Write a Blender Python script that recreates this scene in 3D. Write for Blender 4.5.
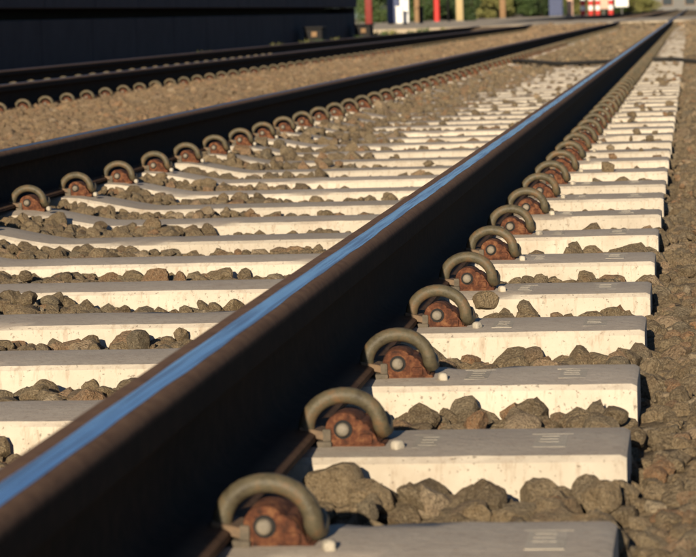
import bpy, bmesh, math, random
import numpy as np
from mathutils import Vector, Matrix, noise as mnoise

for o in list(bpy.data.objects):
    bpy.data.objects.remove(o)
S = bpy.context.scene
COL = S.collection
rng = np.random.default_rng(7)
random.seed(7)

# ------------------------------------------------------------------ camera
# world: X across the track, Y along it, z = 0 on the rail seats; right rail X = 0, left rail X = -1.505
F_PX, YAW, PITCH, ROLL, CX, CZ = 2565.05, -.1355, -.1013, -.0323, .549, .5327
def cam_axes():
    cy, sy, cp, sp = math.cos(YAW), math.sin(YAW), math.cos(PITCH), math.sin(PITCH)
    fw = Vector((sy*cp, cy*cp, sp)); rt = Vector((cy, -sy, 0)); up = rt.cross(fw)
    c, s = math.cos(ROLL), math.sin(ROLL)
    return c*rt + s*up, -s*rt + c*up, fw
RT, UP, FW = cam_axes()
cam = bpy.data.cameras.new('camera')
cam.sensor_width = 36; cam.lens = F_PX*36/696
cam.clip_start = .05; cam.clip_end = 3000
cam.dof.use_dof = True; cam.dof.focus_distance = 4.9; cam.dof.aperture_fstop = 17
co = bpy.data.objects.new('camera', cam); COL.objects.link(co)
m = Matrix((RT, UP, -FW)).transposed().to_4x4(); m.translation = (CX, 0, CZ)
co.matrix_world = m
S.camera = co

# ------------------------------------------------------------------ light
SUN_EL, SUN_AZ = math.radians(17), math.radians(4.2)   # low sun behind the camera, a little to the left
wd = bpy.data.worlds.new('World'); S.world = wd; wd.use_nodes = True
wn = wd.node_tree.nodes; wl = wd.node_tree.links
bg = wn['Background']; sky = wn.new('ShaderNodeTexSky'); sky.sky_type = 'NISHITA'
sky.sun_disc = False; sky.sun_elevation = SUN_EL
sky.sun_rotation = math.pi + SUN_AZ
sky.air_density = 1.0; sky.dust_density = .5; sky.ozone_density = 5.0
wl.new(sky.outputs[0], bg.inputs[0]); bg.inputs[1].default_value = .05
sl = bpy.data.lights.new('sun', 'SUN'); sl.energy = 5; sl.angle = math.radians(.53); sl.color = (1, .85, .63)
so = bpy.data.objects.new('sun', sl); COL.objects.link(so)
sd = Vector((math.sin(SUN_AZ)*math.cos(SUN_EL), math.cos(SUN_AZ)*math.cos(SUN_EL), -math.sin(SUN_EL)))
so.rotation_euler = sd.to_track_quat('-Z', 'Y').to_euler(); so.location = (-20, -80, 40)
S.view_settings.view_transform = 'Standard'; S.view_settings.look = 'None'
S.view_settings.exposure = .55; S.view_settings.gamma = 1
S.view_settings.use_curve_mapping = False
S.render.engine = 'CYCLES'
S.render.resolution_x, S.render.resolution_y = 1024, 819

# ------------------------------------------------------------------ helpers
def link(o, parent=None):
    COL.objects.link(o)
    if parent: o.parent = parent
    return o
def tag(o, label=None, cat=None, group=None, kind=None):
    if label: o['label'] = label
    if cat: o['category'] = cat
    if group: o['group'] = group
    if kind: o['kind'] = kind
    return o
def empty(name, loc, rz=0):
    o = bpy.data.objects.new(name, None); o.empty_display_size = .05
    o.location = loc; o.rotation_euler = (0, 0, rz); return link(o)
def mesh(name, v, f, mat=None, smooth=None):
    me = bpy.data.meshes.new(name); me.from_pydata([tuple(p) for p in v], [], f); me.update()
    if mat: me.materials.append(mat)
    if smooth is not None:
        me.shade_smooth(); me.set_sharp_from_angle(angle=math.radians(smooth))
    return me
def bm_mesh(name, bm, mat=None, smooth=None):
    bmesh.ops.recalc_face_normals(bm, faces=bm.faces)
    me = bpy.data.meshes.new(name); bm.to_mesh(me); bm.free()
    if mat: me.materials.append(mat)
    if smooth is not None:
        me.shade_smooth(); me.set_sharp_from_angle(angle=math.radians(smooth))
    return me
def obj(name, me, parent=None, loc=None):
    o = bpy.data.objects.new(name, me); link(o, parent)
    if loc: o.location = loc
    return o
def bm_box(bm, x0, x1, y0, y1, z0, z1, bev=0, seg=1):
    r = bmesh.ops.create_cube(bm, size=1)
    vs = r['verts']
    for v in vs:
        v.co = Vector(((x0+x1)/2 + v.co.x*(x1-x0), (y0+y1)/2 + v.co.y*(y1-y0), (z0+z1)/2 + v.co.z*(z1-z0)))
    if bev:
        es = list({e for v in vs for e in v.link_edges})
        bmesh.ops.bevel(bm, geom=es, offset=bev, segments=seg, affect='EDGES', profile=.6)
def box(name, a, mat, parent=None, bev=0):
    bm = bmesh.new(); bm_box(bm, *a, bev=bev)
    return obj(name, bm_mesh(name, bm, mat), parent)
def bm_tube(bm, pts, rad, n=8, cap=True):
    pts = [Vector(p) for p in pts]
    rads = rad if isinstance(rad, (list, tuple)) else [rad]*len(pts)
    ref = None; rings = []
    for i, p in enumerate(pts):
        t = (pts[min(i+1, len(pts)-1)] - pts[max(i-1, 0)]).normalized()
        if ref is None:
            ref = t.orthogonal().normalized()
        a = (ref - t*ref.dot(t)).normalized(); b = t.cross(a); ref = a
        rings.append([bm.verts.new(p + (a*math.cos(2*math.pi*k/n) + b*math.sin(2*math.pi*k/n))*rads[i]) for k in range(n)])
    for i in range(len(rings)-1):
        for k in range(n):
            bm.faces.new((rings[i][k], rings[i][(k+1) % n], rings[i+1][(k+1) % n], rings[i+1][k]))
    if cap:
        bm.faces.new(rings[0][::-1]); bm.faces.new(rings[-1])
def bm_prism(bm, prof, y0, y1, bev=0, seg=1):
    a = [bm.verts.new((x, y0, z)) for x, z in prof]; b = [bm.verts.new((x, y1, z)) for x, z in prof]
    n = len(prof)
    fs = [bm.faces.new(a), bm.faces.new(b[::-1])]
    for i in range(n): fs.append(bm.faces.new((a[i], b[i], b[(i+1) % n], a[(i+1) % n])))
    if bev:
        es = list({e for f in fs[:2] for e in f.edges})
        bmesh.ops.bevel(bm, geom=es, offset=bev, segments=seg, affect='EDGES', profile=.5)

# ------------------------------------------------------------------ materials
class N:
    def __init__(s, name):
        s.m = bpy.data.materials.new(name); s.m.use_nodes = True
        s.t = s.m.node_tree; s.b = s.t.nodes['Principled BSDF']
        s.co = None
    def n(s, typ, **kw):
        x = s.t.nodes.new(typ)
        for k, v in kw.items(): setattr(x, k, v)
        return x
    def l(s, a, b): s.t.links.new(a, b)
    def coord(s, scale=(1, 1, 1), space='Object'):
        if s.co is None: s.co = s.n('ShaderNodeTexCoord')
        mp = s.n('ShaderNodeMapping'); mp.inputs['Scale'].default_value = scale
        s.l(s.co.outputs[space], mp.inputs[0]); return mp.outputs[0]
    def world(s, scale=(1, 1, 1)):
        g = s.n('ShaderNodeNewGeometry'); mp = s.n('ShaderNodeMapping'); mp.inputs['Scale'].default_value = scale
        s.l(g.outputs['Position'], mp.inputs[0]); return mp.outputs[0]
    def noise(s, vec, scale, detail=5, rough=.6):
        x = s.n('ShaderNodeTexNoise'); x.inputs['Scale'].default_value = scale
        x.inputs['Detail'].default_value = detail; x.inputs['Roughness'].default_value = rough
        s.l(vec, x.inputs['Vector']); return x.outputs['Fac']
    def ramp(s, fac, stops):
        r = s.n('ShaderNodeValToRGB'); e = r.color_ramp.elements
        while len(e) < len(stops): e.new(.5)
        for i, (p, c) in enumerate(stops):
            e[i].position = p; e[i].color = (c, c, c, 1) if isinstance(c, (int, float)) else (*c, 1)
        s.l(fac, r.inputs[0]); return r.outputs[0]
    def mix(s, fac, a, b, mode='MIX'):
        x = s.n('ShaderNodeMix', data_type='RGBA', blend_type=mode)
        for i, v in ((0, fac), (6, a), (7, b)):
            if isinstance(v, (int, float)): x.inputs[i].default_value = v
            elif isinstance(v, tuple): x.inputs[i].default_value = (*v, 1)
            else: s.l(v, x.inputs[i])
        return x.outputs[2]
    def math(s, op, a, b=0.):
        x = s.n('ShaderNodeMath', operation=op)
        for i, v in ((0, a), (1, b)):
            if isinstance(v, (int, float)): x.inputs[i].default_value = v
            else: s.l(v, x.inputs[i])
        return x.outputs[0]
    def bump(s, h, strength=.4, dist=.002):
        x = s.n('ShaderNodeBump'); x.inputs['Strength'].default_value = strength; x.inputs['Distance'].default_value = dist
        s.l(h, x.inputs['Height']); s.l(x.outputs[0], s.b.inputs['Normal'])
    def out(s, col, rough=.85, metal=0., spec=.3):
        for k, v in (('Base Color', col), ('Roughness', rough), ('Metallic', metal), ('Specular IOR Level', spec)):
            if isinstance(v, (int, float)): s.b.inputs[k].default_value = v
            elif isinstance(v, tuple): s.b.inputs[k].default_value = (*v, 1)
            else: s.l(v, s.b.inputs[k])
        return s.m
def rnd_out(s):
    return s.n('ShaderNodeObjectInfo').outputs['Random']
def attr_out(s):
    a = s.n('ShaderNodeAttribute'); a.attribute_name = 'rnd'; return a.outputs['Fac']

def mat_concrete(name, base, dark, stain, k=1., top_tint=1.):
    s = N(name); g = s.world()
    c = s.mix(s.ramp(s.noise(g, 9, 6, .65), [(.3, 0.), (.72, 1.)]), base, dark)
    st = s.noise(s.world((1, 1, .07)), 70, 4, .7)               # drip streaks, run down the faces
    c = s.mix(s.math('MULTIPLY', s.ramp(st, [(.53, 0.), (.72, 1.)]), .55*k), c, stain)
    pits = s.ramp(s.noise(g, 160, 3, .6), [(.64, 0.), (.7, 1.)])
    c = s.mix(s.math('MULTIPLY', pits, .6), c, (.10, .08, .06))
    patch = s.ramp(s.noise(g, 2.6, 5, .7), [(.56, 0.), (.7, 1.)])
    c = s.mix(s.math('MULTIPLY', patch, .45*k), c, stain)
    r = s.math('ADD', s.math('MULTIPLY', rnd_out(s), .22), .87)
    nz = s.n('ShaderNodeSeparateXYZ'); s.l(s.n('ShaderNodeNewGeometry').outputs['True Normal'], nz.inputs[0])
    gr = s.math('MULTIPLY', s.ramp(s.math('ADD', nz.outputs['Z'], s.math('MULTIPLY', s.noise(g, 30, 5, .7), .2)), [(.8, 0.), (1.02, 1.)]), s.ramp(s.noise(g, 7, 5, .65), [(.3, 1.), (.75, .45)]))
    c = s.mix(s.math('MULTIPLY', gr, .62*top_tint), c, (.285, .232, .195))  # faces that point up are tinted darker and greyer
    hv = s.n('ShaderNodeHueSaturation'); s.l(r, hv.inputs['Value']); s.l(c, hv.inputs['Color'])
    h = s.math('SUBTRACT', s.noise(g, 55, 6, .7), s.math('MULTIPLY', pits, .5))
    s.bump(h, .55, .004)
    return s.out(hv.outputs[0], .9, 0, .2)
M = {}
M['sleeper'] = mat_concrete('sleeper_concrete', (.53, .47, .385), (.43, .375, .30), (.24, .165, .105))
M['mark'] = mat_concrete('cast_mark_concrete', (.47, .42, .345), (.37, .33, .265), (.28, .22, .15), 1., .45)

def iron(s, g, c):
    # red iron dust that has settled on the strip between the tracks
    x = s.n('ShaderNodeSeparateXYZ'); s.l(g, x.inputs[0])
    m = s.n('ShaderNodeMapRange'); m.inputs['From Min'].default_value = 1.6; m.inputs['From Max'].default_value = 2.2
    s.l(s.math('ADD', s.math('MULTIPLY', x.outputs['X'], -1.), s.math('MULTIPLY', s.noise(g, 1.5, 4, .7), .6)), m.inputs['Value'])
    return s.mix(s.math('MULTIPLY', m.outputs[0], .28), c, (.36, .19, .09))
def mat_stone(name, rf):
    s = N(name); g = s.world(); r = rf(s)
    c = s.ramp(r, [(0., (.115, .08, .046)), (.3, (.19, .138, .08)), (.55, (.27, .192, .108)), (.78, (.15, .124, .088)), (.88, (.30, .15, .07)), (1., (.42, .34, .235))])
    c = iron(s, g, c)
    n = s.noise(g, 60, 6, .7)
    c = s.mix(s.ramp(n, [(.35, 0.), (.65, 1.)]), c, s.mix(.4, c, (.40, .315, .20)))
    fine = s.noise(g, 330, 4, .75)
    c = s.mix(s.ramp(fine, [(.5, 0.), (.72, .75)]), c, (.50, .41, .28))
    sp = s.ramp(s.noise(g, 170, 4, .75), [(.5, 0.), (.66, 1.)])
    c = s.mix(s.math('MULTIPLY', sp, .75), c, (.085, .06, .036))
    lic = s.ramp(s.noise(g, 14, 4, .7), [(.55, 0.), (.7, 1.)])
    c = s.mix(s.math('MULTIPLY', lic, .4), c, (.23, .135, .07))
    s.bump(s.math('ADD', n, s.math('MULTIPLY', s.noise(g, 240, 4, .7), .6)), 1., .013)
    return s.out(c, .92, 0, .25)
M['stone'] = mat_stone('ballast_stone', rnd_out)
M['stones'] = mat_stone('ballast_stones', attr_out)

def mat_bed(name, tone=1.):
    s = N(name); g = s.world()
    v = s.n('ShaderNodeTexVoronoi'); v.inputs['Scale'].default_value = 24; s.l(g, v.inputs['Vector'])
    bw = s.n('ShaderNodeRGBToBW'); s.l(v.outputs['Color'], bw.inputs[0])
    c = s.ramp(bw.outputs[0], [(.1, (.15, .115, .075)), (.4, (.21, .155, .092)), (.62, (.28, .21, .125)), (.9, (.18, .142, .092))])
    c = iron(s, g, c)
    c = s.mix(s.ramp(s.noise(g, 1.3, 5, .7), [(.4, 0.), (.66, .5)]), c, (.19, .14, .09))
    c = s.mix(s.math('MULTIPLY', s.noise(g, 130, 4, .7), .4), c, (.13, .10, .065))
    s.bump(s.math('SUBTRACT', s.math('MULTIPLY', s.noise(g, 90, 5, .7), .3), v.outputs['Distance']), 1., .03)
    return s.out(c, .95, 0, .15)
M['bed'] = mat_bed('ballast_dust')

def mat_rust(name, a, b, c3, rough=.8, bump=.5, sc=40):
    s = N(name); g = s.world()
    n = s.noise(g, sc, 6, .7)
    c = s.ramp(n, [(.3, a), (.5, b), (.7, c3)])
    s.bump(s.noise(g, sc*6, 4, .7), bump, .0012)
    return s.out(c, rough, 0, .25)
def mat_rail():
    s = N('rail_rust'); g = s.world()
    n = s.noise(g, 40, 6, .7)
    dark = s.ramp(n, [(.3, (.012, .008, .006)), (.5, (.019, .012, .009)), (.7, (.03, .018, .012))])    # web and foot: rust blackened, shade of the rail's sides put into the colour
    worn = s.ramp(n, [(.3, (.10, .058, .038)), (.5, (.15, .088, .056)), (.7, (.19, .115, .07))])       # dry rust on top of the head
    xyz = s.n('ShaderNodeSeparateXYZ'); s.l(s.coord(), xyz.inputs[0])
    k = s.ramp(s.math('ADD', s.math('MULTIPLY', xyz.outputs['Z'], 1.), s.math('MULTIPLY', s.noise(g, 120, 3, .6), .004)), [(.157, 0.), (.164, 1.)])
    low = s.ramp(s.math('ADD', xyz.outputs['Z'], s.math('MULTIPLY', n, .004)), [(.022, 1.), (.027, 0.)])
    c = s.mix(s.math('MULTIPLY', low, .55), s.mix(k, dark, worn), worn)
    s.bump(s.noise(g, 240, 4, .7), .5, .0012)
    return s.out(c, .85, 0, .08)
M['rail'] = mat_rail()
M['ring'] = mat_rust('spring_steel', (.042, .033, .021), (.088, .074, .046), (.15, .085, .042), .5, .6, 42)
M['bracket'] = mat_rust('bracket_rust', (.018, .010, .008), (.095, .034, .017), (.21, .098, .045), .88, .9, 80)
M['bolt'] = mat_rust('bolt_steel', (.11, .09, .065), (.19, .165, .13), (.24, .20, .155), .6, .5, 70)
M['toe'] = mat_rust('toe_plate_rust', (.09, .06, .04), (.14, .095, .06), (.18, .115, .065), .7, .5, 60)
M['insulator'] = mat_rust('insulator_pad', (.06, .05, .038), (.10, .083, .062), (.14, .105, .075), .8, .4, 60)

def mat_polish():
    s = N('polished_steel'); g = s.world((1, .02, 1))
    n = s.noise(g, 900, 3, .6); n2 = s.noise(s.world((1, .12, 1)), 60, 4, .6)
    c = s.ramp(n2, [(.3, (.46, .46, .55)), (.7, (.62, .62, .71))])
    s.bump(s.math('ADD', n, s.math('MULTIPLY', n2, 2.)), .06, .0006)
    film = s.ramp(s.noise(s.world((1, .016, 1)), 140, 4, .6), [(.47, 0.), (.62, 1.)])                  # rust film left in long smears
    c = s.mix(s.math('MULTIPLY', film, .5), c, (.22, .17, .17))
    r = s.math('ADD', s.math('ADD', s.math('MULTIPLY', n, .12), .15), s.math('MULTIPLY', film, .12))
    return s.out(c, r, 1., .5)
M['polish'] = mat_polish()

def mat_plain(name, a, b, rough=.7, sc=6., bump=.2, dist=.004, metal=0.):
    s = N(name); g = s.world()
    c = s.mix(s.ramp(s.noise(g, sc, 6, .65), [(.35, 0.), (.68, 1.)]), a, b)
    s.bump(s.noise(g, sc*12, 4, .7), bump, dist)
    return s.out(c, rough, metal, .3)
M['dull'] = mat_plain('dull_steel', (.20, .17, .165), (.13, .105, .10), .42, 30, .3, .001, 1.)
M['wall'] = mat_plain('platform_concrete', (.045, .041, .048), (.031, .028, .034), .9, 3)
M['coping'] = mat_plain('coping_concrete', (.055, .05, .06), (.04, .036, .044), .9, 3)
M['paving'] = mat_plain('platform_paving', (.30, .28, .25), (.24, .22, .19), .9, 2)
M['road'] = mat_plain('road_surface', (.42, .35, .26), (.34, .275, .195), .9, 1.2)
M['earth'] = mat_plain('dry_earth', (.24, .19, .125), (.17, .13, .085), .95, .8, .6, .02)
M['red'] = mat_plain('red_paint', (.52, .035, .03), (.42, .03, .025), .5)
M['white'] = mat_plain('white_paint', (.78, .77, .74), (.68, .67, .64), .5)
M['navy'] = mat_plain('navy_paint', (.028, .045, .12), (.02, .032, .09), .5)
M['cream'] = mat_plain('cream_paint', (.45, .35, .19), (.38, .29, .15), .6)
M['wood'] = mat_plain('weathered_wood', (.26, .16, .085), (.19, .115, .06), .85, 9)
M['maroon'] = mat_plain('maroon_paint', (.22, .035, .03), (.17, .03, .025), .6)
M['black'] = mat_plain('black_metal', (.012, .012, .013), (.018, .016, .015), .85)
M['grey'] = mat_plain('grey_paint', (.15, .145, .14), (.12, .116, .11), .7)
M['pink'] = mat_plain('faded_salmon_paint', (.58, .38, .29), (.50, .32, .25), .7)
M['rubber'] = mat_plain('black_rubber', (.018, .017, .016), (.028, .025, .022), .7, 20)
M['bark'] = mat_plain('bark', (.09, .065, .045), (.06, .045, .03), .95, 12, .8, .02)
M['glass'] = mat_plain('window_glass', (.03, .04, .05), (.04, .05, .06), .1)
def mat_leaf(name, a, b, c3):
    s = N(name); r = attr_out(s)
    return s.out(s.ramp(r, [(0., a), (.5, b), (1., c3)]), .6, 0, .3)
M['leaf'] = mat_leaf('leaf_green', (.03, .055, .018), (.055, .09, .028), (.09, .12, .04))
M['leafdry'] = mat_leaf('leaf_yellow_green', (.09, .11, .03), (.16, .16, .05), (.24, .21, .08))
M['leafdark'] = mat_leaf('leaf_dark', (.018, .032, .012), (.03, .05, .018), (.05, .075, .025))

# ------------------------------------------------------------------ layout
Y0 = 2.6685                    # back top edge of the sleeper under the first visible clip
SP = .6
YC = Y0 - .10                  # sleeper centre lines: YC + .6 k
RAIL_A = (0., -1.505)
RAIL_B = (-3.895, -5.40)
ACEN, BCEN = -.7525, -4.6475
HALF = 1.215
CROSS0, CROSS1 = 72., 99.

def seat(u):
    """sleeper top height at distance u from the sleeper's middle"""
    u = np.abs(np.asarray(u, float))
    t = np.clip((u - .395)/.24, 0, 1); t = .75*t + .25*t*t*(3-2*t)
    return -.045*(1-t)
def wav(x, y, k=1.):
    return (np.sin(x*5.1*k+1.3)*np.sin(y*3.7*k+.4) + np.sin(x*11.3*k+y*7.9*k) * .6 + np.sin(x*2.3*k-y*17.1*k+2) * .5)/2.1
def bed_z(x, y):
    """top of the stones"""
    x = np.asarray(x, float); y = np.asarray(y, float)
    u = x - ACEN
    far = np.clip((y-25.5)/3., 0, 1)
    za = seat(u) - .044 + .005*(np.abs(u) < .6) + .009*np.clip((y-8)/8, 0, 1)
    fill = np.clip((u+1.25)/.25, 0, 1)*np.clip((.42-np.abs(u+.42))/.15, 0, 1)
    za = za + .022*fill
    za = za*(1-far) + far*(-.020)
    sh = np.clip((u - 1.215)/.25, 0, 1)
    zr = -.058*(1-far) + .03*sh
    z = np.where(u > 1.215, zr, za)
    # between the tracks, and track B, ballasted up level with the sleepers
    t = np.clip((-x - 1.50)/.35, 0, 1); t = t*t*(3-2*t)
    z = z*(1-t) + t*(.006)
    tb = np.clip((-x - 6.05)/.3, 0, 1)
    z = z*(1-tb) + tb*(-.03)
    tr = np.clip((x - 1.5)/.9, 0, 1)
    z = z - .22*tr
    z = z + .150*np.clip((y-67.5)/4.3, 0, 1)*(y < CROSS0)
    return z + .010*wav(x, y)

# ------------------------------------------------------------------ ground and ballast bed
tag(obj('ground', mesh('ground', [(-900, -60, -.26), (900, -60, -.26), (900, 1500, -.26), (-900, 1500, -.26)], [(0, 1, 2, 3)], M['earth'])), kind='structure')

def grid(name, xs, ys, zf, mat):
    X, Y = np.meshgrid(xs, ys); Z = zf(X, Y)
    v = np.stack([X.ravel(), Y.ravel(), Z.ravel()], 1); nx, ny = len(xs), len(ys)
    i = np.arange((nx-1)*(ny-1)); a = i // (nx-1) * nx + i % (nx-1)
    me = bpy.data.meshes.new(name)
    me.from_pydata(v.tolist(), [], np.stack([a, a+1, a+nx+1, a+nx], 1).tolist()); me.update()
    me.materials.append(mat); me.shade_smooth()
    return me
xs = np.concatenate([np.arange(-6.6, -1.9, .09), np.arange(-1.9, .9, .05), np.arange(.9, 2.7, .1)])
ys = np.concatenate([np.arange(-1.5, 14, .05), np.arange(14, 40, .15), np.arange(40, CROSS0+.2, .4)])
def bedsurf(x, y):
    near = np.where(y < 26, -.026, -.004)
    near = np.where((x > .47) & (y < 26), -.004, near)
    near = np.where((x < -1.8) & (y < 40), -.014, near)
    u = np.abs(x-ACEN)
    return bed_z(x, y) + near
bed = tag(obj('ballast_bed', grid('ballast_bed', xs, ys, bedsurf, M['bed'])), kind='structure')
tag(obj('ballast_bed', grid('ballast_bed', np.linspace(-6.6, 2.6, 40), np.linspace(CROSS1-.2, 420, 60), lambda x, y: np.where(x > 1.4, -.2, 0.)+.01*wav(x, y), M['bed'])), kind='structure')

# ------------------------------------------------------------------ sleepers
def sleeper_mesh(seed):
    r = random.Random(seed)
    us = [-1.215, -1.207] + [-1.18 + .035*i for i in range(67)] + [1.194, 1.207, 1.215]
    chips = [(r.uniform(-1.2, 1.2), r.choice((2, 3, 6, 7)), r.uniform(.012, .04), r.uniform(.003, .009)) for _ in range(9)]
    v = []; f = []
    for i, u in enumerate(us):
        zt = float(seat(u)); endin = i in (0, len(us)-1)
        hb = .150; ht = .105; zb = -.215; q = .009
        prof = [(-hb, zb), (-ht-.009, zt-.035), (-ht-.003, zt-q), (-ht+q*.6, zt-.0015), (-ht*.5, zt+.001),
                (ht*.5, zt+.001), (ht-q*.6, zt-.0015), (ht+.003, zt-q), (ht+.009, zt-.035), (hb, zb)]
        for k, (y, z) in enumerate(prof):
            if endin and z > -.2: z = z - .004; y *= .985
            if 0 < k < 9:
                y += .0011*mnoise.noise(Vector((u*22, k*3.1, seed))); z += .0010*mnoise.noise(Vector((u*22, k*3.1+50, seed)))
            for cu, ck, cw, cd in chips:
                if ck == k and abs(u-cu) < cw + .02:
                    d = cd*max(0, 1-abs(u-cu)/(cw+.02)); z -= d; y -= math.copysign(d*.8, y)
            v.append((u, y, z))
    n = 10
    for i in range(len(us)-1):
        for k in range(n):
            f.append((i*n+k, (i+1)*n+k, (i+1)*n+(k+1) % n, i*n+(k+1) % n))
    f.append(tuple(range(n))[::-1]); f.append(tuple((len(us)-1)*n + k for k in range(n)))
    me = mesh('concrete_sleeper', v, f)
    bm = bmesh.new(); bm.from_mesh(me)
    bpy.data.meshes.remove(me)
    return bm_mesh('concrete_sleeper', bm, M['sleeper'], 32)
SL = [sleeper_mesh(i) for i in range(7)]
def stud_mesh():
    bm = bmesh.new()
    bm_box(bm, -.0068, .0068, -.0075, .0075, -.006, .006, bev=.0048, seg=3)
    for v in bm.verts: v.co += Vector(mnoise.noise_vector(v.co*90))*.0022
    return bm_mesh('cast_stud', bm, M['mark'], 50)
STUD = stud_mesh()
def mark_mesh(w, rows):
    bm = bmesh.new()
    bm_box(bm, -w/2, w/2, -.052, .038, -.002, .0005, bev=.0002)
    bm_box(bm, -w*.5-.006, w*.5+.006, .042, .049, -.002, .0004, bev=.0001)
    for r in range(rows):
        y = .028 - r*.02
        x0, x1 = -w*random.uniform(.28, .4), w*random.uniform(.2, .38)
        bm_box(bm, x0, x1, y-.005, y+.005, 0, .0009, bev=.0002)
    return bm_mesh('cast_mark', bm, M['mark'])
MARKS = [mark_mesh(.040, 3), mark_mesh(.034, 4)]
slabel = 'pale concrete sleeper in the white row, stones packed along its sides'
K0, K1 = -1, int((CROSS0 - YC)/SP)
sleeper_y = []
for k in range(K0, K1):
    y = YC + SP*k + (random.uniform(-.006, .006) if k > 8 else 0)
    sleeper_y.append(y)
    s = obj('concrete_sleeper', SL[k*3 % 7], None, (ACEN, y, random.uniform(-.002, .001)))
    s.rotation_euler = (random.uniform(-.008, .008), random.uniform(-.001, .001), random.uniform(-.002, .002))
    if y < 27:
        lb, gr = 'pale concrete sleeper with bright front face and stones banked against it', 'concrete sleepers under the polished near rails'
    else:
        lb, gr = 'concrete sleeper half buried in ballast beyond the black cable', 'half buried sleepers beyond the cable'
    if k == 0: lb = 'concrete sleeper with one broad cast mark near its end, beside the frontmost clip'
    tag(s, lb, 'sleeper', gr)
    if k <= 40:
        st = obj('cast_stud', STUD, s, (.7525+.178, -.052, .004)); st.rotation_euler = (0, 0, random.uniform(-.5, .5))
        st = obj('cast_stud', STUD, s, (-.7525+.178, -.052, .004))
    if k <= 9:
        spots = [(1.147, 0)] if k == 0 else [(.975 + random.uniform(-.01, .01), 1), (1.125 + random.uniform(-.01, .01), 0)]
        for x, q in spots:
            obj('cast_mark', MARKS[q], s, (x, random.uniform(-.006, .004), float(seat(x))+.0008))
for k in range(18, K1):
    y = YC + SP*k + random.uniform(-.008, .008)
    if y > 52: break
    s = obj('concrete_sleeper', SL[k*3 % 7], None, (BCEN, y, 0))
    tag(s, 'concrete sleeper buried to its top beside the dark platform wall', 'sleeper', 'buried sleepers beside the platform')

# ------------------------------------------------------------------ rails
def rail_profile():
    """half profile (x >= 0) of a flat-bottom rail, from foot centre round to the crown"""
    z0, h = .006, .166
    p = [(.066, 0), (.0745, .002), (.0745, .0095), (.070, .0125), (.040, .0195), (.021, .026), (.0125, .036), (.0092, .052),
         (.0083, .08), (.0088, .098), (.0115, .110), (.020, .1165), (.0335, .1205), (.0358, .123), (.0352, .150),
         (.0335, .1565), (.0285, .1622), (.021, .1646), (.010, .1657), (0, .166)]
    return [(x, z0+z) for x, z in p]
HP = rail_profile()
def rail_body():
    bm = bmesh.new()
    prof = HP + [(-x, z) for x, z in HP[::-1][1:]]
    bm_prism(bm, prof, -3., 420.)
    return bm_mesh('rail', bm, M['rail'], 40)
def band_mesh(seed, mat):
    r = random.Random(seed)
    ph = [r.uniform(0, 6) for _ in range(8)]
    ys = list(np.arange(-1, 12, .03)) + list(np.arange(12, 60, .5)) + [60, 100, 420]
    v = []; f = []
    zc = lambda x: .172 + .0004 - .05*x*x/.035 * .045
    def zs(x):
        a = abs(x)
        pts = [(q, w) for q, w in HP[-5:]][::-1]
        for (x0, z0), (x1, z1) in zip(pts, pts[1:]):
            if x0 <= a <= x1: return z0 + (z1-z0)*(a-x0)/(x1-x0) + .0004
        return pts[-1][1] + .0004
    for y in ys:
        w = .0016*math.sin(y*5.3+ph[0]) + .0012*math.sin(y*13+ph[1]) + .0008*math.sin(y*31+ph[2])
        w2 = .0012*math.sin(y*3.1+ph[3]) + .0010*math.sin(y*17+ph[4])
        xl, xr = -.0045 + w2*.7, .0205 + w*.5
        for t in (0, .2, .4, .6, .8, 1):
            x = xl + (xr-xl)*t; v.append((x, y, zs(x)))
    for i in range(len(ys)-1):
        for k in range(5): f.append((i*6+k, i*6+k+1, i*6+k+7, i*6+k+6))
    return mesh('running_band', v, f, mat, 60)
RB = rail_body()
for X, lb in ((RAIL_A[0], 'thick rusty rail with a blue shining top crossing the pale sleepers'),
              (RAIL_A[1], 'rusty rail with dull top between the brown ballast and the pale sleepers'),
              (RAIL_B[0], 'dark rail along the brown ballast strip, ring clips along its foot'),
              (RAIL_B[1], 'dark rail running closest to the foot of the platform wall')):
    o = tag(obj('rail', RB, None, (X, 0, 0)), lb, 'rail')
    obj('running_band', band_mesh(int(X*100), M['polish' if X == 0 else 'dull']), o)

# ------------------------------------------------------------------ clips (origin: bolt axis on the sleeper; front towards -Y)
ZB = .0215
def ring_mesh(n=10, steps=16):
    bm = bmesh.new(); R = .0465
    p = [(-.049, -.002, -.020), (-.0485, -.001, -.010)]
    r = [.0092, .0100]
    for i in range(steps+1):
        a = math.pi*(1 - i/steps)
        p.append((R*math.cos(a), .004*(i/steps), R*math.sin(a)*.88)); r.append(.0106)
    p += [(.0485, .010, -.008), (.051, .019, -.008), (.0505, .030, .000), (.047, .038, .006)]
    r += [.0106, .0104, .0098, .0085]
    bm_tube(bm, [(x, y, z+ZB+.001) for x, y, z in p], r, n)
    return bm_mesh('spring_ring', bm, M['ring'], 60)
def bracket_mesh():
    bm = bmesh.new()
    arc = [(.023*math.cos(a), ZB + .0215*math.sin(a)) for a in np.linspace(math.radians(25), math.radians(172), 9)]
    prof = [(.046, -.004), (.046, .006), (.038, .012), (.035, .023), (.028, .030)] + arc + [(-.0215, .012), (-.013, .008), (-.0125, -.004)]
    bm_prism(bm, prof, -.012, .055, bev=.0025, seg=2)
    bm_box(bm, -.02, .052, -.014, .045, -.006, .0035, bev=.002)
    bm_box(bm, .020, .037, -.0155, .02, .003, .016, bev=.003, seg=2)
    return bm_mesh('bracket', bm, M['bracket'], 35)
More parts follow.
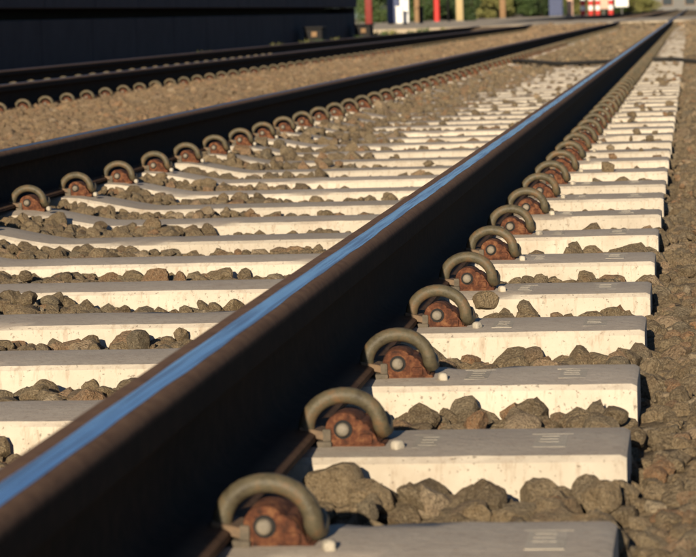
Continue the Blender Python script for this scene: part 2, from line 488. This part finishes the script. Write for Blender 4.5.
def bolt_mesh():
    bm = bmesh.new()
    prof = [(.0, .0085), (.002, .0102), (-.002, .0102)]
    rr = [(-.0215, .0005), (-.0212, .004), (-.0200, .0068), (-.0180, .0083), (-.0150, .0086), (-.006, .0086)]
    bm_tube(bm, [(0, y, ZB) for y, _ in rr], [q for _, q in rr], 16)
    return bm_mesh('bolt', bm, M['bolt'], 60)
def washer_mesh():
    bm = bmesh.new()
    rr = [(-.0135, .0118), (-.011, .0122)]
    bm_tube(bm, [(0, y, ZB) for y, _ in rr], [q for _, q in rr], 16)
    return bm_mesh('bolt_socket', bm, M['black'], 40)
def toe_mesh():
    bm = bmesh.new()
    bm_prism(bm, [(-.056, .0155), (-.022, .0075), (-.020, .0185), (-.055, .0255)], -.015, .03, bev=.0012)
    return bm_mesh('toe_plate', bm, M['toe'], 30)
def ins_mesh():
    bm = bmesh.new()
    bm_box(bm, -.0265, -.015, -.0155, .02, .006, .0225, bev=.003, seg=2)
    bm_box(bm, -.034, -.014, -.02, .03, -.004, .0075, bev=.003, seg=2)
    return bm_mesh('insulator', bm, M['insulator'], 40)
CLIP = [('spring_ring', ring_mesh()), ('bracket', bracket_mesh()), ('bolt', bolt_mesh()), ('bolt_socket', washer_mesh()),
        ('toe_plate', toe_mesh()), ('insulator', ins_mesh())]
def clip(x, y, lb, gr, flip=False, parts=6):
    e = empty('rail_clip', (x, y, 0))
    if flip: e.scale = (-1, 1, 1)
    e.rotation_euler = (random.uniform(-.03, .03), random.uniform(-.02, .03), random.uniform(-.05, .05))
    tag(e, lb, 'rail clip', gr)
    for n, me in CLIP[:parts]:
        o = obj(n, me, e)
        if n == 'spring_ring': o.rotation_euler = (random.uniform(-.06, .05), random.uniform(-.05, .05), random.uniform(-.08, .08))
YF = -.022                                           # clips sit just in front of the sleeper's centre line
CD = .1095
far_clips = []
for k in range(0, K1):
    y = YC + SP*k + YF
    if y < 40:
        clip(RAIL_A[0]+CD, y, 'rusty ring clip with grey bolt holding the blue topped rail to its sleeper', 'ring clips along the blue topped rail')
        if y < 14: clip(RAIL_A[0]-CD, y, 'ring clip hidden behind the blue topped rail on its inner side', 'ring clips on the inner side of the blue topped rail', flip=True)
        if y > 4: clip(RAIL_A[1]+CD, y, 'small rusty ring clip where the dull topped rail meets pale sleepers', 'ring clips along the dull topped rail', parts=6)
        if y > 12.8: clip(RAIL_B[0]+CD, y, 'ring clip at the edge of the brown ballast beside the dark rail', 'ring clips along the brown ballast strip', parts=6)
        if y > 18 and y < 36: clip(RAIL_B[1]+CD, y, 'tiny ring clip between the two dark rails below the platform', 'ring clips between the two dark rails', parts=5)
    else:
        far_clips += [(RAIL_A[0]+CD, y), (RAIL_A[1]+CD, y), (RAIL_B[0]+CD, y)]
bm = bmesh.new()
for x, y in far_clips:
    bm_tube(bm, [(x+.0435*math.cos(a), y, ZB+.004+.0435*math.sin(a)) for a in np.linspace(math.pi, -.1, 6)], .0088, 5)
    bm_box(bm, x-.02, x+.04, y-.01, y+.05, -.004, .03)
tag(obj('distant_rail_clips', bm_mesh('distant_rail_clips', bm, M['ring'])), 'distant rusty ring clips shrinking along the rails to the crossing', 'rail clips', kind='stuff')

# ------------------------------------------------------------------ ballast stones
def rock(seed, sub=2):
    r = random.Random(seed)
    bm = bmesh.new(); bmesh.ops.create_icosphere(bm, subdivisions=sub, radius=1)
    sx, sy, sz = r.uniform(.95, 1.3), r.uniform(.75, 1.05), r.uniform(.62, .9)
    planes = []
    for _ in range(11 if sub > 1 else 6):
        d = Vector((r.gauss(0, 1), r.gauss(0, 1), r.gauss(0, 1))).normalized(); planes.append((d, r.uniform(.55, .88)))
    off = Vector((r.uniform(0, 90), r.uniform(0, 90), r.uniform(0, 90)))
    for v in bm.verts:
        d0 = v.co.copy()
        for d, q in planes:
            t = v.co.dot(d)
            if t > q: v.co -= d*(t-q)*.98
        v.co += d0*(.12*mnoise.noise(d0*1.7+off) + (.05*mnoise.noise(d0*4.3+off) + .035*mnoise.noise(d0*9.+off) if sub > 2 else 0))
        if sub < 3: v.co += Vector((r.gauss(0, 1), r.gauss(0, 1), r.gauss(0, 1)))*.04
        v.co = Vector((v.co.x*sx, v.co.y*sy, v.co.z*sz))*1.2
    v = np.array([q.co[:] for q in bm.verts]); f = np.array([[w.index for w in q.verts] for q in bm.faces])
    bm.free(); return v, f
ROCK_FINE = [rock(100+i, 3) for i in range(20)]
ROCK_HI = [rock(200+i, 2) for i in range(16)]
ROCK_LO = [rock(300+i, 1) for i in range(14)]
ROCK_ME = []
for i, (v, f) in enumerate(ROCK_FINE):
    ROCK_ME.append(mesh('stone', v, f.tolist(), M['stone'], 20))

def sl_dy(y):
    return (y - YC + SP/2) % SP - SP/2
pts = []      # x, y, z, r
def scatter(x0, x1, y0, y1, cell, rm, zoff=0., keep=1., fn=None):
    nx, ny = int((x1-x0)/cell), int((y1-y0)/cell)
    X, Y = np.meshgrid(x0 + (np.arange(nx)+.5)*cell, y0 + (np.arange(ny)+.5)*cell)
    X = X.ravel() + rng.uniform(-.5, .5, X.size)*cell; Y = Y.ravel() + rng.uniform(-.5, .5, Y.size)*cell
    r = rm*np.exp(rng.normal(0, .22, X.size))
    k = rng.random(X.size) < keep
    X, Y, r = X[k], Y[k], r[k]
    Z = bed_z(X, Y) + zoff - r*.55 + rng.normal(0, .006, X.size)
    k = np.ones(X.size, bool) if fn is None else fn(X, Y, r)
    pts.append(np.stack([X[k], Y[k], Z[k], r[k]], 1))
def clear_track(X, Y, r):
    on = (np.abs(X-ACEN) < HALF + .3*r) & (np.abs(sl_dy(Y)) < .118 + .55*r)
    rail = (np.abs(X) < .085) | (np.abs(X-RAIL_A[1]) < .085)
    return ~on & ~(rail & (r > .016))
def clear_b(X, Y, r):
    return ~((np.abs(X-RAIL_B[0]) < .09) | (np.abs(X-RAIL_B[1]) < .09))
def gap_only(X, Y, r): return clear_track(X, Y, r)
# cribs of track A
scatter(-2.0, .50, 1.6, 9, .036, .0195, 0, 1, clear_track)
scatter(-2.0, .50, 1.6, 9, .060, .0215, .015, .6, clear_track)
scatter(-2.0, .50, 9, 26, .050, .026, 0, 1, clear_track)
scatter(-2.0, .50, 9, 26, .085, .028, .018, .5, clear_track)
# heaps along the dull-topped rail where the stones lie higher
scatter(-1.36, -.95, 10, 26, .07, .025, .026, .35, lambda X, Y, r: clear_track(X, Y, r) & (wav(X, Y, .5) > -.15))
# stray stones lying on the sleepers
def stray(X, Y, r):
    u = np.abs(X-ACEN)
    return (np.abs(sl_dy(Y)) < .10) & (u < 1.2) & (np.abs(X) > .21) & (np.abs(X-RAIL_A[1]) > .21)
st0 = len(pts)
scatter(-2.0, .50, 8.0, 27, .085, .019, 0, .02, stray)
scatter(-1.3, -.95, 10.0, 27, .06, .020, 0, .08, stray)
scatter(-2.0, .50, 13, 27, .07, .018, 0, .06, stray)
scatter(.12, .50, 9, 27, .06, .016, 0, .07, stray)
for i in range(st0, len(pts)):
    a = pts[i]; a[:, 2] = seat(a[:, 0]-ACEN) + a[:, 3]*.55
# far cribs: ballast over the sleepers
scatter(-2.0, 1.2, 26, 42, .095, .034, .004, .50, lambda X, Y, r: clear_b(X+RAIL_B[0], Y, r) & clear_b(X+RAIL_B[0]-RAIL_A[1], Y, r))
scatter(-2.0, 1.2, 42, 72, .17, .062, .004, .8, lambda X, Y, r: clear_b(X+RAIL_B[0], Y, r) & clear_b(X+RAIL_B[0]-RAIL_A[1], Y, r))
# right shoulder
scatter(.49, 1.15, 1.6, 10, .027, .0155, .002, 1, clear_track)
scatter(.50, 1.15, 1.6, 12, .12, .024, .003, .5, clear_track)
scatter(.49, 1.05, 10, 26, .055, .029, .002, 1, clear_track)
scatter(1.15, 2.3, 1.6, 9, .06, .032, 0, 1, clear_track)
# strip between the tracks, and track B
scatter(-3.80, -1.58, 2, 16, .058, .029, 0, 1, clear_b)
scatter(-3.80, -1.58, 16, 30, .075, .036, 0, 1, clear_b)
scatter(-3.78, -1.6, 30, 72, .14, .055, 0, .8, clear_b)
scatter(-6.2, -3.8, 14, 36, .09, .040, -.004, .9, clear_b)
P = np.concatenate(pts)
# never bury the clips
def nearclip(p):
    d = np.zeros(len(p), bool)
    for X in (RAIL_A[0]+CD, RAIL_A[1]+CD, RAIL_A[0]-CD):
        d |= (np.abs(p[:, 0]-X) < .075) & (np.abs(sl_dy(p[:, 1])) < .16) & (p[:, 2] > -.03)
    return d
P = P[~nearclip(P)]
low = (np.abs(P[:, 0]-.165) < .075) & (sl_dy(P[:, 1]) > .1) & (sl_dy(P[:, 1]) < .26)     # hollows tamped behind the clips
P[low, 2] -= .028
# a few big stones the eye catches: on the shoulder of the near sleepers and propped in the near cribs
special = [(.112, 3.00, -.030, .036), (.160, 2.98, -.035, .030), (.205, 3.03, -.045, .024), (.150, 4.86, -.014, .026), (.36, 3.02, -.045, .027), (.42, 3.02, -.040, .025), (.31, 3.63, -.040, .026), (.27, 8.50, .012, .026)]
P = np.concatenate([P, np.array(special)])

# which stones show largest
f3 = np.array(FW); r3 = np.array(RT); u3 = np.array(UP)
D = P[:, :3] - np.array([CX, 0, CZ]); dz = D @ f3
px = 348 + F_PX*(D @ r3)/dz; py = 278.5 - F_PX*(D @ u3)/dz
rp = F_PX*P[:, 3]/dz
ok = (px > -5) & (px < 701) & (py > 0) & (py < 566) & (dz > 0)
t = CX/np.where(P[:, 0] < 0, CX - P[:, 0], 1e9)
zc = CZ + t*(P[:, 2]+P[:, 3]*.5 - CZ)
ok &= ~((P[:, 0] < -.02) & (zc < .175))
# hidden behind the sleeper in front
yb = np.floor((P[:, 1]-Y0)/SP)*SP + Y0
tt = np.clip(yb/P[:, 1], 0, 1)
zl = CZ + tt*(P[:, 2]+P[:, 3]*.6-CZ); xl = CX + tt*(P[:, 0]-CX)
hid = (np.abs(xl-ACEN) < HALF) & (zl < seat(xl-ACEN)) & (tt < .995)
ok &= ~hid
order = np.argsort(-np.where(ok, rp, 0))
top = order[:300]
is_top = np.zeros(len(P), bool); is_top[top] = True
for i in top:
    o = obj('stone', ROCK_ME[int(rng.integers(20))], bed, tuple(P[i, :3]))
    o.scale = (P[i, 3],)*3
    o.rotation_euler = (rng.normal(0, .5), rng.normal(0, .5), rng.uniform(0, 6.28))

def rotm(n):
    a = rng.uniform(0, 2*np.pi, n); b = rng.normal(0, .55, n); c = rng.normal(0, .55, n)
    ca, sa, cb, sb, cc, sc = np.cos(a), np.sin(a), np.cos(b), np.sin(b), np.cos(c), np.sin(c)
    z = np.zeros(n); o = np.ones(n)
    Rz = np.stack([ca, -sa, z, sa, ca, z, z, z, o], 1).reshape(-1, 3, 3)
    Rx = np.stack([o, z, z, z, cb, -sb, z, sb, cb], 1).reshape(-1, 3, 3)
    Ry = np.stack([cc, z, sc, z, o, z, -sc, z, cc], 1).reshape(-1, 3, 3)
    return Rx @ Ry @ Rz
def merge(Q, rocks, name):
    V, Fc, A = [], [], []; off = 0
    which = rng.integers(0, len(rocks), len(Q))
    for w, (v, f) in enumerate(rocks):
        q = Q[which == w]; n = len(q)
        if not n: continue
        vv = np.einsum('nij,kj->nki', rotm(n), v) * q[:, 3][:, None, None] + q[:, :3][:, None, :]
        V.append(vv.reshape(-1, 3)); k = len(v)
        Fc.append((f[None] + (off + np.arange(n)*k)[:, None, None]).reshape(-1, 3)); off += n*k
        A.append(np.repeat(rng.random(n), k))
    V = np.concatenate(V); Fc = np.concatenate(Fc); A = np.concatenate(A)
    me = bpy.data.meshes.new(name)
    me.vertices.add(len(V)); me.vertices.foreach_set('co', V.astype(np.float32).ravel())
    me.loops.add(Fc.size); me.loops.foreach_set('vertex_index', Fc.astype(np.int32).ravel())
    me.polygons.add(len(Fc)); me.polygons.foreach_set('loop_start', np.arange(0, Fc.size, 3, dtype=np.int32))
    me.update(calc_edges=True)
    me.attributes.new('rnd', 'FLOAT', 'POINT').data.foreach_set('value', A.astype(np.float32))
    me.materials.append(M['stones'])
    if rocks is ROCK_HI:
        me.shade_smooth(); me.set_sharp_from_angle(angle=math.radians(22))
    else: me.polygons.foreach_set('use_smooth', np.zeros(len(Fc), bool))
    return me
Q = P[~is_top]
hi = (Q[:, 1] < 8.5) & (Q[:, 0] > .45 - .30*Q[:, 1]) & (Q[:, 0] < .75)
for q, rk in ((Q[hi], ROCK_HI), (Q[~hi], ROCK_LO)):
    tag(obj('loose_stones', merge(q, rk, 'loose_stones'), bed), kind='stuff')
print('STONES', len(P), hi.sum())

# ------------------------------------------------------------------ cable across the track
bm = bmesh.new()
cp = [(-1.36, 27.6, .01), (-1.2, 27.2, .015), (-.8, 26.7, -.015), (-.4, 26.2, .0), (-.12, 25.9, .02), (.0, 25.8, -.03), (.14, 25.7, .02), (.35, 25.6, .022), (.6, 25.35, -.005), (1.0, 25.1, .0), (1.6, 24.8, -.01)]
pp = []
for i in range(len(cp)-1):
    for q in range(6):
        a = np.array(cp[i]); b = np.array(cp[i+1]); pp.append(tuple(a + (b-a)*q/6))
bm_tube(bm, pp, .022, 8)
tag(obj('cable', bm_mesh('cable', bm, M['rubber'], 60)), 'black cable lying across the sleepers where the ballast begins to cover them', 'cable')

# ------------------------------------------------------------------ platform
PX = -6.42; PEND = 53.5
pf = empty('station_platform', (PX, 14, -.25))
tag(pf, 'dark concrete platform wall in shade with a recessed groove under its coping', 'platform')
def child(o, p):
    o.parent = p; o.matrix_parent_inverse = Matrix.Translation(-p.location); return o
def pbox(name, a, mat, bev=0, par=pf):
    return child(box(name, a, mat, None, bev), par)
n = 0; y = 8.
while y < PEND - .1:
    y1 = min(y + 2.4, PEND)
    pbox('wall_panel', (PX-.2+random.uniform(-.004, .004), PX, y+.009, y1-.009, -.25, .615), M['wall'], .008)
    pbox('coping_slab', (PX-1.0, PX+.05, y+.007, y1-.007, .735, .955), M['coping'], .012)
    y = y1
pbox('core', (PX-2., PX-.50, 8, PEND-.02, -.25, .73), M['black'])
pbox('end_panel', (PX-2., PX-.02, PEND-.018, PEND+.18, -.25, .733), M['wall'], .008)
pbox('paving', (PX-5., PX-1.01, 8, PEND, -.25, .95), M['paving'])
# kit at the foot of the wall
def track_box(x, y, lb):
    e = empty('trackside_box', (x, y, -.03)); tag(e, lb, 'box')
    bm = bmesh.new(); bm_box(bm, -.16, .16, -.28, .28, .0, .38, bev=.02); obj('body', bm_mesh('body', bm, M['black']), e)
    bm = bmesh.new(); bm_box(bm, -.18, .18, -.30, .30, .382, .42, bev=.012); obj('lid', bm_mesh('lid', bm, M['black']), e)
    bm = bmesh.new(); bm_box(bm, -.03, .07, -.30, -.284, .24, .33, bev=.004); obj('plate', bm_mesh('plate', bm, M['wood']), e)
    bm = bmesh.new(); bm_tube(bm, [(.1, -.1, 0), (.1, -.1, .1), (.2, -.12, .02), (.35, -.2, -.02)], .025, 7); obj('conduit', bm_mesh('conduit', bm, M['rubber'], 60), e)
track_box(-6.10, 45.5, 'small black box with a tan plate at the foot of the platform wall')
track_box(-6.12, 52.6, 'black box standing at the corner where the platform wall ends')

# ------------------------------------------------------------------ crossing
def slab(x0, x1, y0=CROSS0, y1=CROSS1):
    tag(box('road', (x0, x1, y0, y1, -.24, .166), M['road'], bev=.01), kind='structure')
slab(-70, RAIL_B[1]-.06); slab(RAIL_B[1]+.09, RAIL_B[0]-.09); slab(RAIL_B[0]+.06, RAIL_A[1]-.06)
slab(RAIL_A[1]+.09, RAIL_A[0]-.09); slab(RAIL_A[0]+.06, 40)
tag(box('pavement', (-70, -7.2, CROSS1, 190, -.24, .162), M['road']), kind='structure')
tag(obj('verge', grid('verge', np.linspace(-40, -6.3, 40), np.linspace(PEND, CROSS0, 30), lambda x, y: .02+.03*wav(x, y, .4)+.10*np.clip((-x-7)/6, 0, 1), M['earth'])), kind='structure')

# ------------------------------------------------------------------ things beyond the crossing
def at(pxx, Y):
    """world X on the sight line through photo column pxx at depth Y"""
    d = FW + RT*((pxx-348)/F_PX) + UP*((278.5-18)/F_PX)
    return CX + d.x*Y/d.y
GZ = .162
def post(pxx, Y, w, h, mat, name, lb, cat, cap=None, rnd=False):
    e = empty(name, (at(pxx, Y), Y, GZ)); tag(e, lb, cat)
    bm = bmesh.new()
    if rnd: bm_tube(bm, [(0, 0, 0), (0, 0, h*.5), (0, 0, h)], [w/2, w/2, w/2*.9], 14)
    else: bm_box(bm, -w/2, w/2, -w/2, w/2, 0, h, bev=w*.06)
    obj('shaft', bm_mesh('shaft', bm, mat, 50), e)
    bm = bmesh.new(); bm_box(bm, -w*.8, w*.8, -w*.8, w*.8, 0, .05, bev=.01); obj('base', bm_mesh('base', bm, M['grey']), e)
    bm = bmesh.new(); bm_box(bm, -w*.62, w*.62, -w*.62, w*.62, h, h+.06, bev=.015); obj('cap', bm_mesh('cap', bm, cap or mat), e)
    return e
post(369, 112, .30, 3.0, M['maroon'], 'post', 'square maroon post just past the platform corner', 'post')
post(437, 118, .27, 3.2, M['red'], 'signal_post', 'bright red post standing on the pavement past the crossing', 'post', rnd=True)
post(448.5, 122, .10, 3.6, M['black'], 'pole', 'thin dark pole between the red post and the cream post', 'pole', rnd=True)
post(460, 120, .33, 2.8, M['cream'], 'post', 'thick cream post beside the dark bush', 'post')
post(503, 150, .34, 3.4, M['wood'], 'post', 'brown wooden post in front of the green hedge', 'post')
post(570.5, 165, .38, 3.0, M['pink'], 'post', 'faded salmon post beside the navy cabinet', 'post')
def cabinet(pxx, Y, w, d, h, mat, lb, door=None):
    e = empty('cabinet', (at(pxx, Y), Y, GZ)); tag(e, lb, 'cabinet')
    bm = bmesh.new(); bm_box(bm, -w/2, w/2, 0, d, .06, h, bev=.015); obj('body', bm_mesh('body', bm, mat), e)
    bm = bmesh.new(); bm_box(bm, -w/2+.03, w/2-.03, .03, d-.03, 0, .058); obj('plinth', bm_mesh('plinth', bm, M['grey']), e)
    bm = bmesh.new(); bm_box(bm, -w/2+.05, w/2-.05, -.016, -.001, .14, h-.08, bev=.005); dd = obj('door', bm_mesh('door', bm, door or mat), e)
    bm = bmesh.new(); bm_box(bm, w/2-.13, w/2-.10, -.045, -.017, h*.5, h*.5+.14, bev=.004); obj('handle', bm_mesh('handle', bm, M['black']), dd)
    bm = bmesh.new(); bm_box(bm, -w/2-.03, w/2+.03, -.03, d+.03, h+.001, h+.05, bev=.01); obj('roof', bm_mesh('roof', bm, mat), e)
cabinet(394, 117, .62, .6, 2.2, M['navy'], 'tall navy blue cabinet with a white cabinet in front')
cabinet(404.5, 108, .36, .35, 1.9, M['white'], 'tall narrow white cabinet in front of the navy one')
cabinet(399.5, 107, .28, .3, .72, M['white'], 'low white box at the foot of the tall white cabinet')
cabinet(417, 113, .22, .3, 1.2, M['wood'], 'narrow tan box right beside the white cabinet')
cabinet(421, 112, .18, .3, .7, M['black'], 'small black box between the tan box and the red post')
cabinet(556, 160, .85, .6, 2.2, M['navy'], 'wide navy blue cabinet near the salmon post')
# barrier bollards
def bollard(pxx, Y, w, h, lb):
    e = empty('striped_bollard', (at(pxx, Y), Y, GZ)); tag(e, lb, 'bollard', 'striped bollards by the crossing')
    for i in range(5):
        bm = bmesh.new(); bm_tube(bm, [(0, 0, h*i/5+.001), (0, 0, h*(i+1)/5-.001)], w/2, 14)
        obj('stripe', bm_mesh('stripe', bm, M['white'] if i % 2 else M['red'], 50), e)
for q in (583, 591, 598, 611): bollard(q, 170 + (q % 7), .34, 1.6, 'red and white striped bollard right of the salmon post')
def sign(pxx, Y, w, z0, z1, mat, lb):
    e = empty('sign', (at(pxx, Y), Y, GZ)); tag(e, lb, 'sign')
    bm = bmesh.new(); bm_tube(bm, [(0, .06, 0), (0, .06, z1)], .05, 10); obj('pole', bm_mesh('pole', bm, M['grey'], 50), e)
    bm = bmesh.new(); bm_box(bm, -w/2, w/2, -.03, .0, z0, z1, bev=.008); obj('board', bm_mesh('board', bm, mat), e)
    bm = bmesh.new(); bm_box(bm, -w/2-.04, w/2+.04, .001, .03, z0-.04, z1+.04, bev=.008); obj('frame', bm_mesh('frame', bm, M['grey']), e)
sign(622, 180, .9, .5, 1.5, M['white'], 'plain white board on a pole right of the striped bollards')
sign(604, 182, .8, .4, 1.6, M['pink'], 'faded salmon board standing among the striped bollards')

# ------------------------------------------------------------------ trees, bushes, weeds
def leaf_mesh(name, centres, n, size, mat, seed):
    r = np.random.default_rng(seed)
    C = np.array([c[:3] for c in centres]); Rr = np.array([c[3:] for c in centres])
    w = r.integers(0, len(C), n)
    d = r.normal(size=(n, 3)); d /= np.linalg.norm(d, axis=1)[:, None]
    p = C[w] + d*Rr[w]*(r.random((n, 1))**.4)
    a = r.normal(size=(n, 3)); a /= np.linalg.norm(a, axis=1)[:, None]
    b = np.cross(a, r.normal(size=(n, 3))); b /= np.linalg.norm(b, axis=1)[:, None]
    s = size*r.uniform(.6, 1.4, (n, 1))
    V = np.stack([p-a*s, p-b*s*.5, p+a*s, p+b*s*.5], 1).reshape(-1, 3)
    Fc = np.arange(4*n).reshape(-1, 4)
    me = bpy.data.meshes.new(name); me.from_pydata(V.tolist(), [], Fc.tolist()); me.update()
    me.attributes.new('rnd', 'FLOAT', 'POINT').data.foreach_set('value', np.repeat(np.clip(r.random(n)*.6 + .4*r.random(len(C))[w], 0, 1), 4).astype(np.float32))
    me.materials.append(mat); return me
def tree(X, Y, h, rad, mat, lb, seed, group=None, z=-.1, low=.32):
    r = random.Random(seed); e = empty('tree', (X, Y, z)); tag(e, lb, 'tree', group)
    bm = bmesh.new()
    bm_tube(bm, [(0, 0, 0), (r.uniform(-.1, .1), 0, h*.3), (r.uniform(-.3, .3), 0, h*.75)], [.03*h, .024*h, .008*h], 9)
    for i in range(6):
        a = r.uniform(0, 6.28); q = r.uniform(.28, .6)
        bm_tube(bm, [(0, 0, h*q), (math.cos(a)*rad*.4, math.sin(a)*rad*.4, h*(q+.12)), (math.cos(a)*rad*.8, math.sin(a)*rad*.8, h*(q+.2))], [.012*h, .008*h, .003*h], 6)
    obj('trunk', bm_mesh('trunk', bm, M['bark'], 60), e)
    cs = []
    for i in range(26):
        a = r.uniform(0, 6.28); q = r.uniform(low, .95); k = rad*math.sin(math.pi*min(max((q-low+.12)/(1.1-low), .05), 1))*r.uniform(.3, .9)
        g = rad*r.uniform(.22, .4); cs.append((math.cos(a)*k, math.sin(a)*k, q*h, g, g, g*.7))
    obj('crown', leaf_mesh('crown', cs, 5200, .11*max(1, h/8), mat, seed), e)
def bush(X, Y, h, rad, mat, lb, seed, group=None, z=.1, n=6500):
    r = random.Random(seed); e = empty('bush', (X, Y, z)); tag(e, lb, 'bush', group)
    bm = bmesh.new()
    for i in range(5):
        a = r.uniform(0, 6.28); bm_tube(bm, [(0, 0, 0), (math.cos(a)*rad*.3, math.sin(a)*rad*.3, h*.4), (math.cos(a)*rad*.6, math.sin(a)*rad*.6, h*.8)], [.03, .02, .008], 5)
    obj('stem', bm_mesh('stem', bm, M['bark'], 60), e)
    cs = []
    for i in range(20):
        a = r.uniform(0, 6.28); k = rad*r.uniform(0, .8); q = r.uniform(.06, .85)
        cs.append((math.cos(a)*k, math.sin(a)*k, q*h, rad*.35, rad*.35, h*.18))
    obj('foliage', leaf_mesh('foliage', cs, n, .075, mat, seed), e)
sd_ = 40
for pxx, Y, h, rd, mt, lb in (
        (380, 150, 2.6, 1.5, 'leaf', 'dark green bush behind the maroon post'),
        (426, 152, 2.4, 1.3, 'leaf', 'mid green bush behind the red post'),
        (449, 156, 2.5, 1.1, 'leafdark', 'dark green bush behind the thin pole'),
        (469, 135, 1.7, .55, 'leafdark', 'narrow dark bush right beside the cream post'),
        (482, 172, 2.2, 1.4, 'leafdry', 'yellow green bush between the cream and wooden posts'),
        (496, 176, 2.4, 1.1, 'leafdry', 'yellow green bush close behind the wooden post'),
        (514, 180, 2.6, 1.4, 'leaf', 'green bush right of the wooden post'),
        (530, 184, 3.2, 1.6, 'leafdark', 'very dark tall bush left of the wide navy cabinet'),
        (542, 182, 3.0, 1.2, 'leafdark', 'very dark bush close beside the wide navy cabinet'),
        (580, 215, 2.6, 1.7, 'leafdry', 'pale yellow green bush behind the salmon post'),
        (607, 220, 2.8, 1.6, 'leaf', 'green bush behind the striped bollards'),
        (629, 225, 2.4, 1.5, 'leafdry', 'yellow green bush right of the white board'),
        (644, 260, 2.6, 1.6, 'leafdry', 'far yellow green bush at the end of the hedge')):
    sd_ += 1; bush(at(pxx, Y), Y, h, rd*1.25, M[mt], lb, sd_, 'bushes beyond the crossing')
for X, Y, h, rd, mt, lb in ((-34, 200, 8, 4, 'leaf', 'broad tree far behind the maroon post'), (-27, 205, 9, 4, 'leafdark', 'dark tree behind the navy and white cabinets'),
                            (-20.5, 215, 8, 3.6, 'leaf', 'green tree behind the cream post'), (-17, 250, 9, 4, 'leafdark', 'dark tree behind the wide navy cabinet'),
                            (-16, 320, 9, 4.5, 'leaf', 'far green tree behind the striped bollards')):
    sd_ += 1; tree(X, Y, h, rd, M[mt], lb, sd_, 'trees beyond the crossing', low=.14)
for i, pxx in enumerate(range(372, 640, 20)):
    sd_ += 1; bush(at(pxx, 270), 270 + (i*37 % 11), 3.6 + (i*7 % 5)*.2, 2.6, M['leafdark' if i % 3 else 'leaf'], 'tall dark hedge shrub in the row behind the bushes', sd_, 'hedge row far beyond the crossing', z=-.2)
# far grey building closing the view down the line
bl = empty('building', (3, 460, -.2)); tag(bl, 'low pale grey building far down the line', 'building')
bm = bmesh.new(); bm_box(bm, -13, 9, 0, 10, 0, 3.6); obj('wall', bm_mesh('wall', bm, M['grey']), bl)
bm = bmesh.new(); bm_prism(bm, [(-13.4, 3.61), (9.4, 3.61), (9.0, 4.0), (-13, 4.0)], -.4, 10.4); obj('roof', bm_mesh('roof', bm, M['wood']), bl)
for i in range(5):
    bm = bmesh.new(); bm_box(bm, -11.5+i*4, -9.6+i*4, -.06, -.01, 1., 2.4); w = obj('window', bm_mesh('window', bm, M['wood']), bl)
    bm = bmesh.new(); bm_box(bm, -11.4+i*4, -9.7+i*4, -.09, -.062, 1.1, 2.3); obj('pane', bm_mesh('pane', bm, M['glass']), w)
# weeds along the foot of the platform and the verge
def weed(x, y, z, h, lb, seed):
    r = random.Random(seed); bm = bmesh.new()
    for i in range(46):
        a = r.uniform(0, 6.28); l = h*r.uniform(.5, 1); s = r.uniform(.1, .6); w = .008+.006*r.random()
        d = Vector((math.cos(a), math.sin(a), 0)); t = Vector((-d.y, d.x, 0))*w; b = d*r.uniform(0, .06)
        p0, p1, p2 = b, b + d*l*s*.4 + Vector((0, 0, l*.6)), b + d*l*s + Vector((0, 0, l))
        vs = [bm.verts.new(q) for q in (p0-t, p0+t, p1+t, p1-t, p2)]
        bm.faces.new(vs[:4]); bm.faces.new((vs[3], vs[2], vs[4]))
    me = bm_mesh('weed_tuft', bm); me.attributes.new('rnd', 'FLOAT', 'POINT').data.foreach_set('value', [r.random() for _ in me.vertices])
    me.materials.append(M['leafdry' if seed % 3 else 'leaf'])
    tag(obj('weed_tuft', me, None, (x, y, z)), lb, 'weed', 'weed tufts')
for i in range(9):
    weed(-5.78+random.uniform(-.15, .12), 34+i*1.9+random.uniform(-.6, .6), -.03, random.uniform(.16, .27), 'small green weed tuft between the dark rail and platform wall', 700+i)
for i in range(14):
    weed(-6.3+random.uniform(-.3, .3), 54.5+i*1.1+random.uniform(-.4, .4), .0, random.uniform(.15, .3), 'small green weed tuft on the verge past the platform end', 720+i)
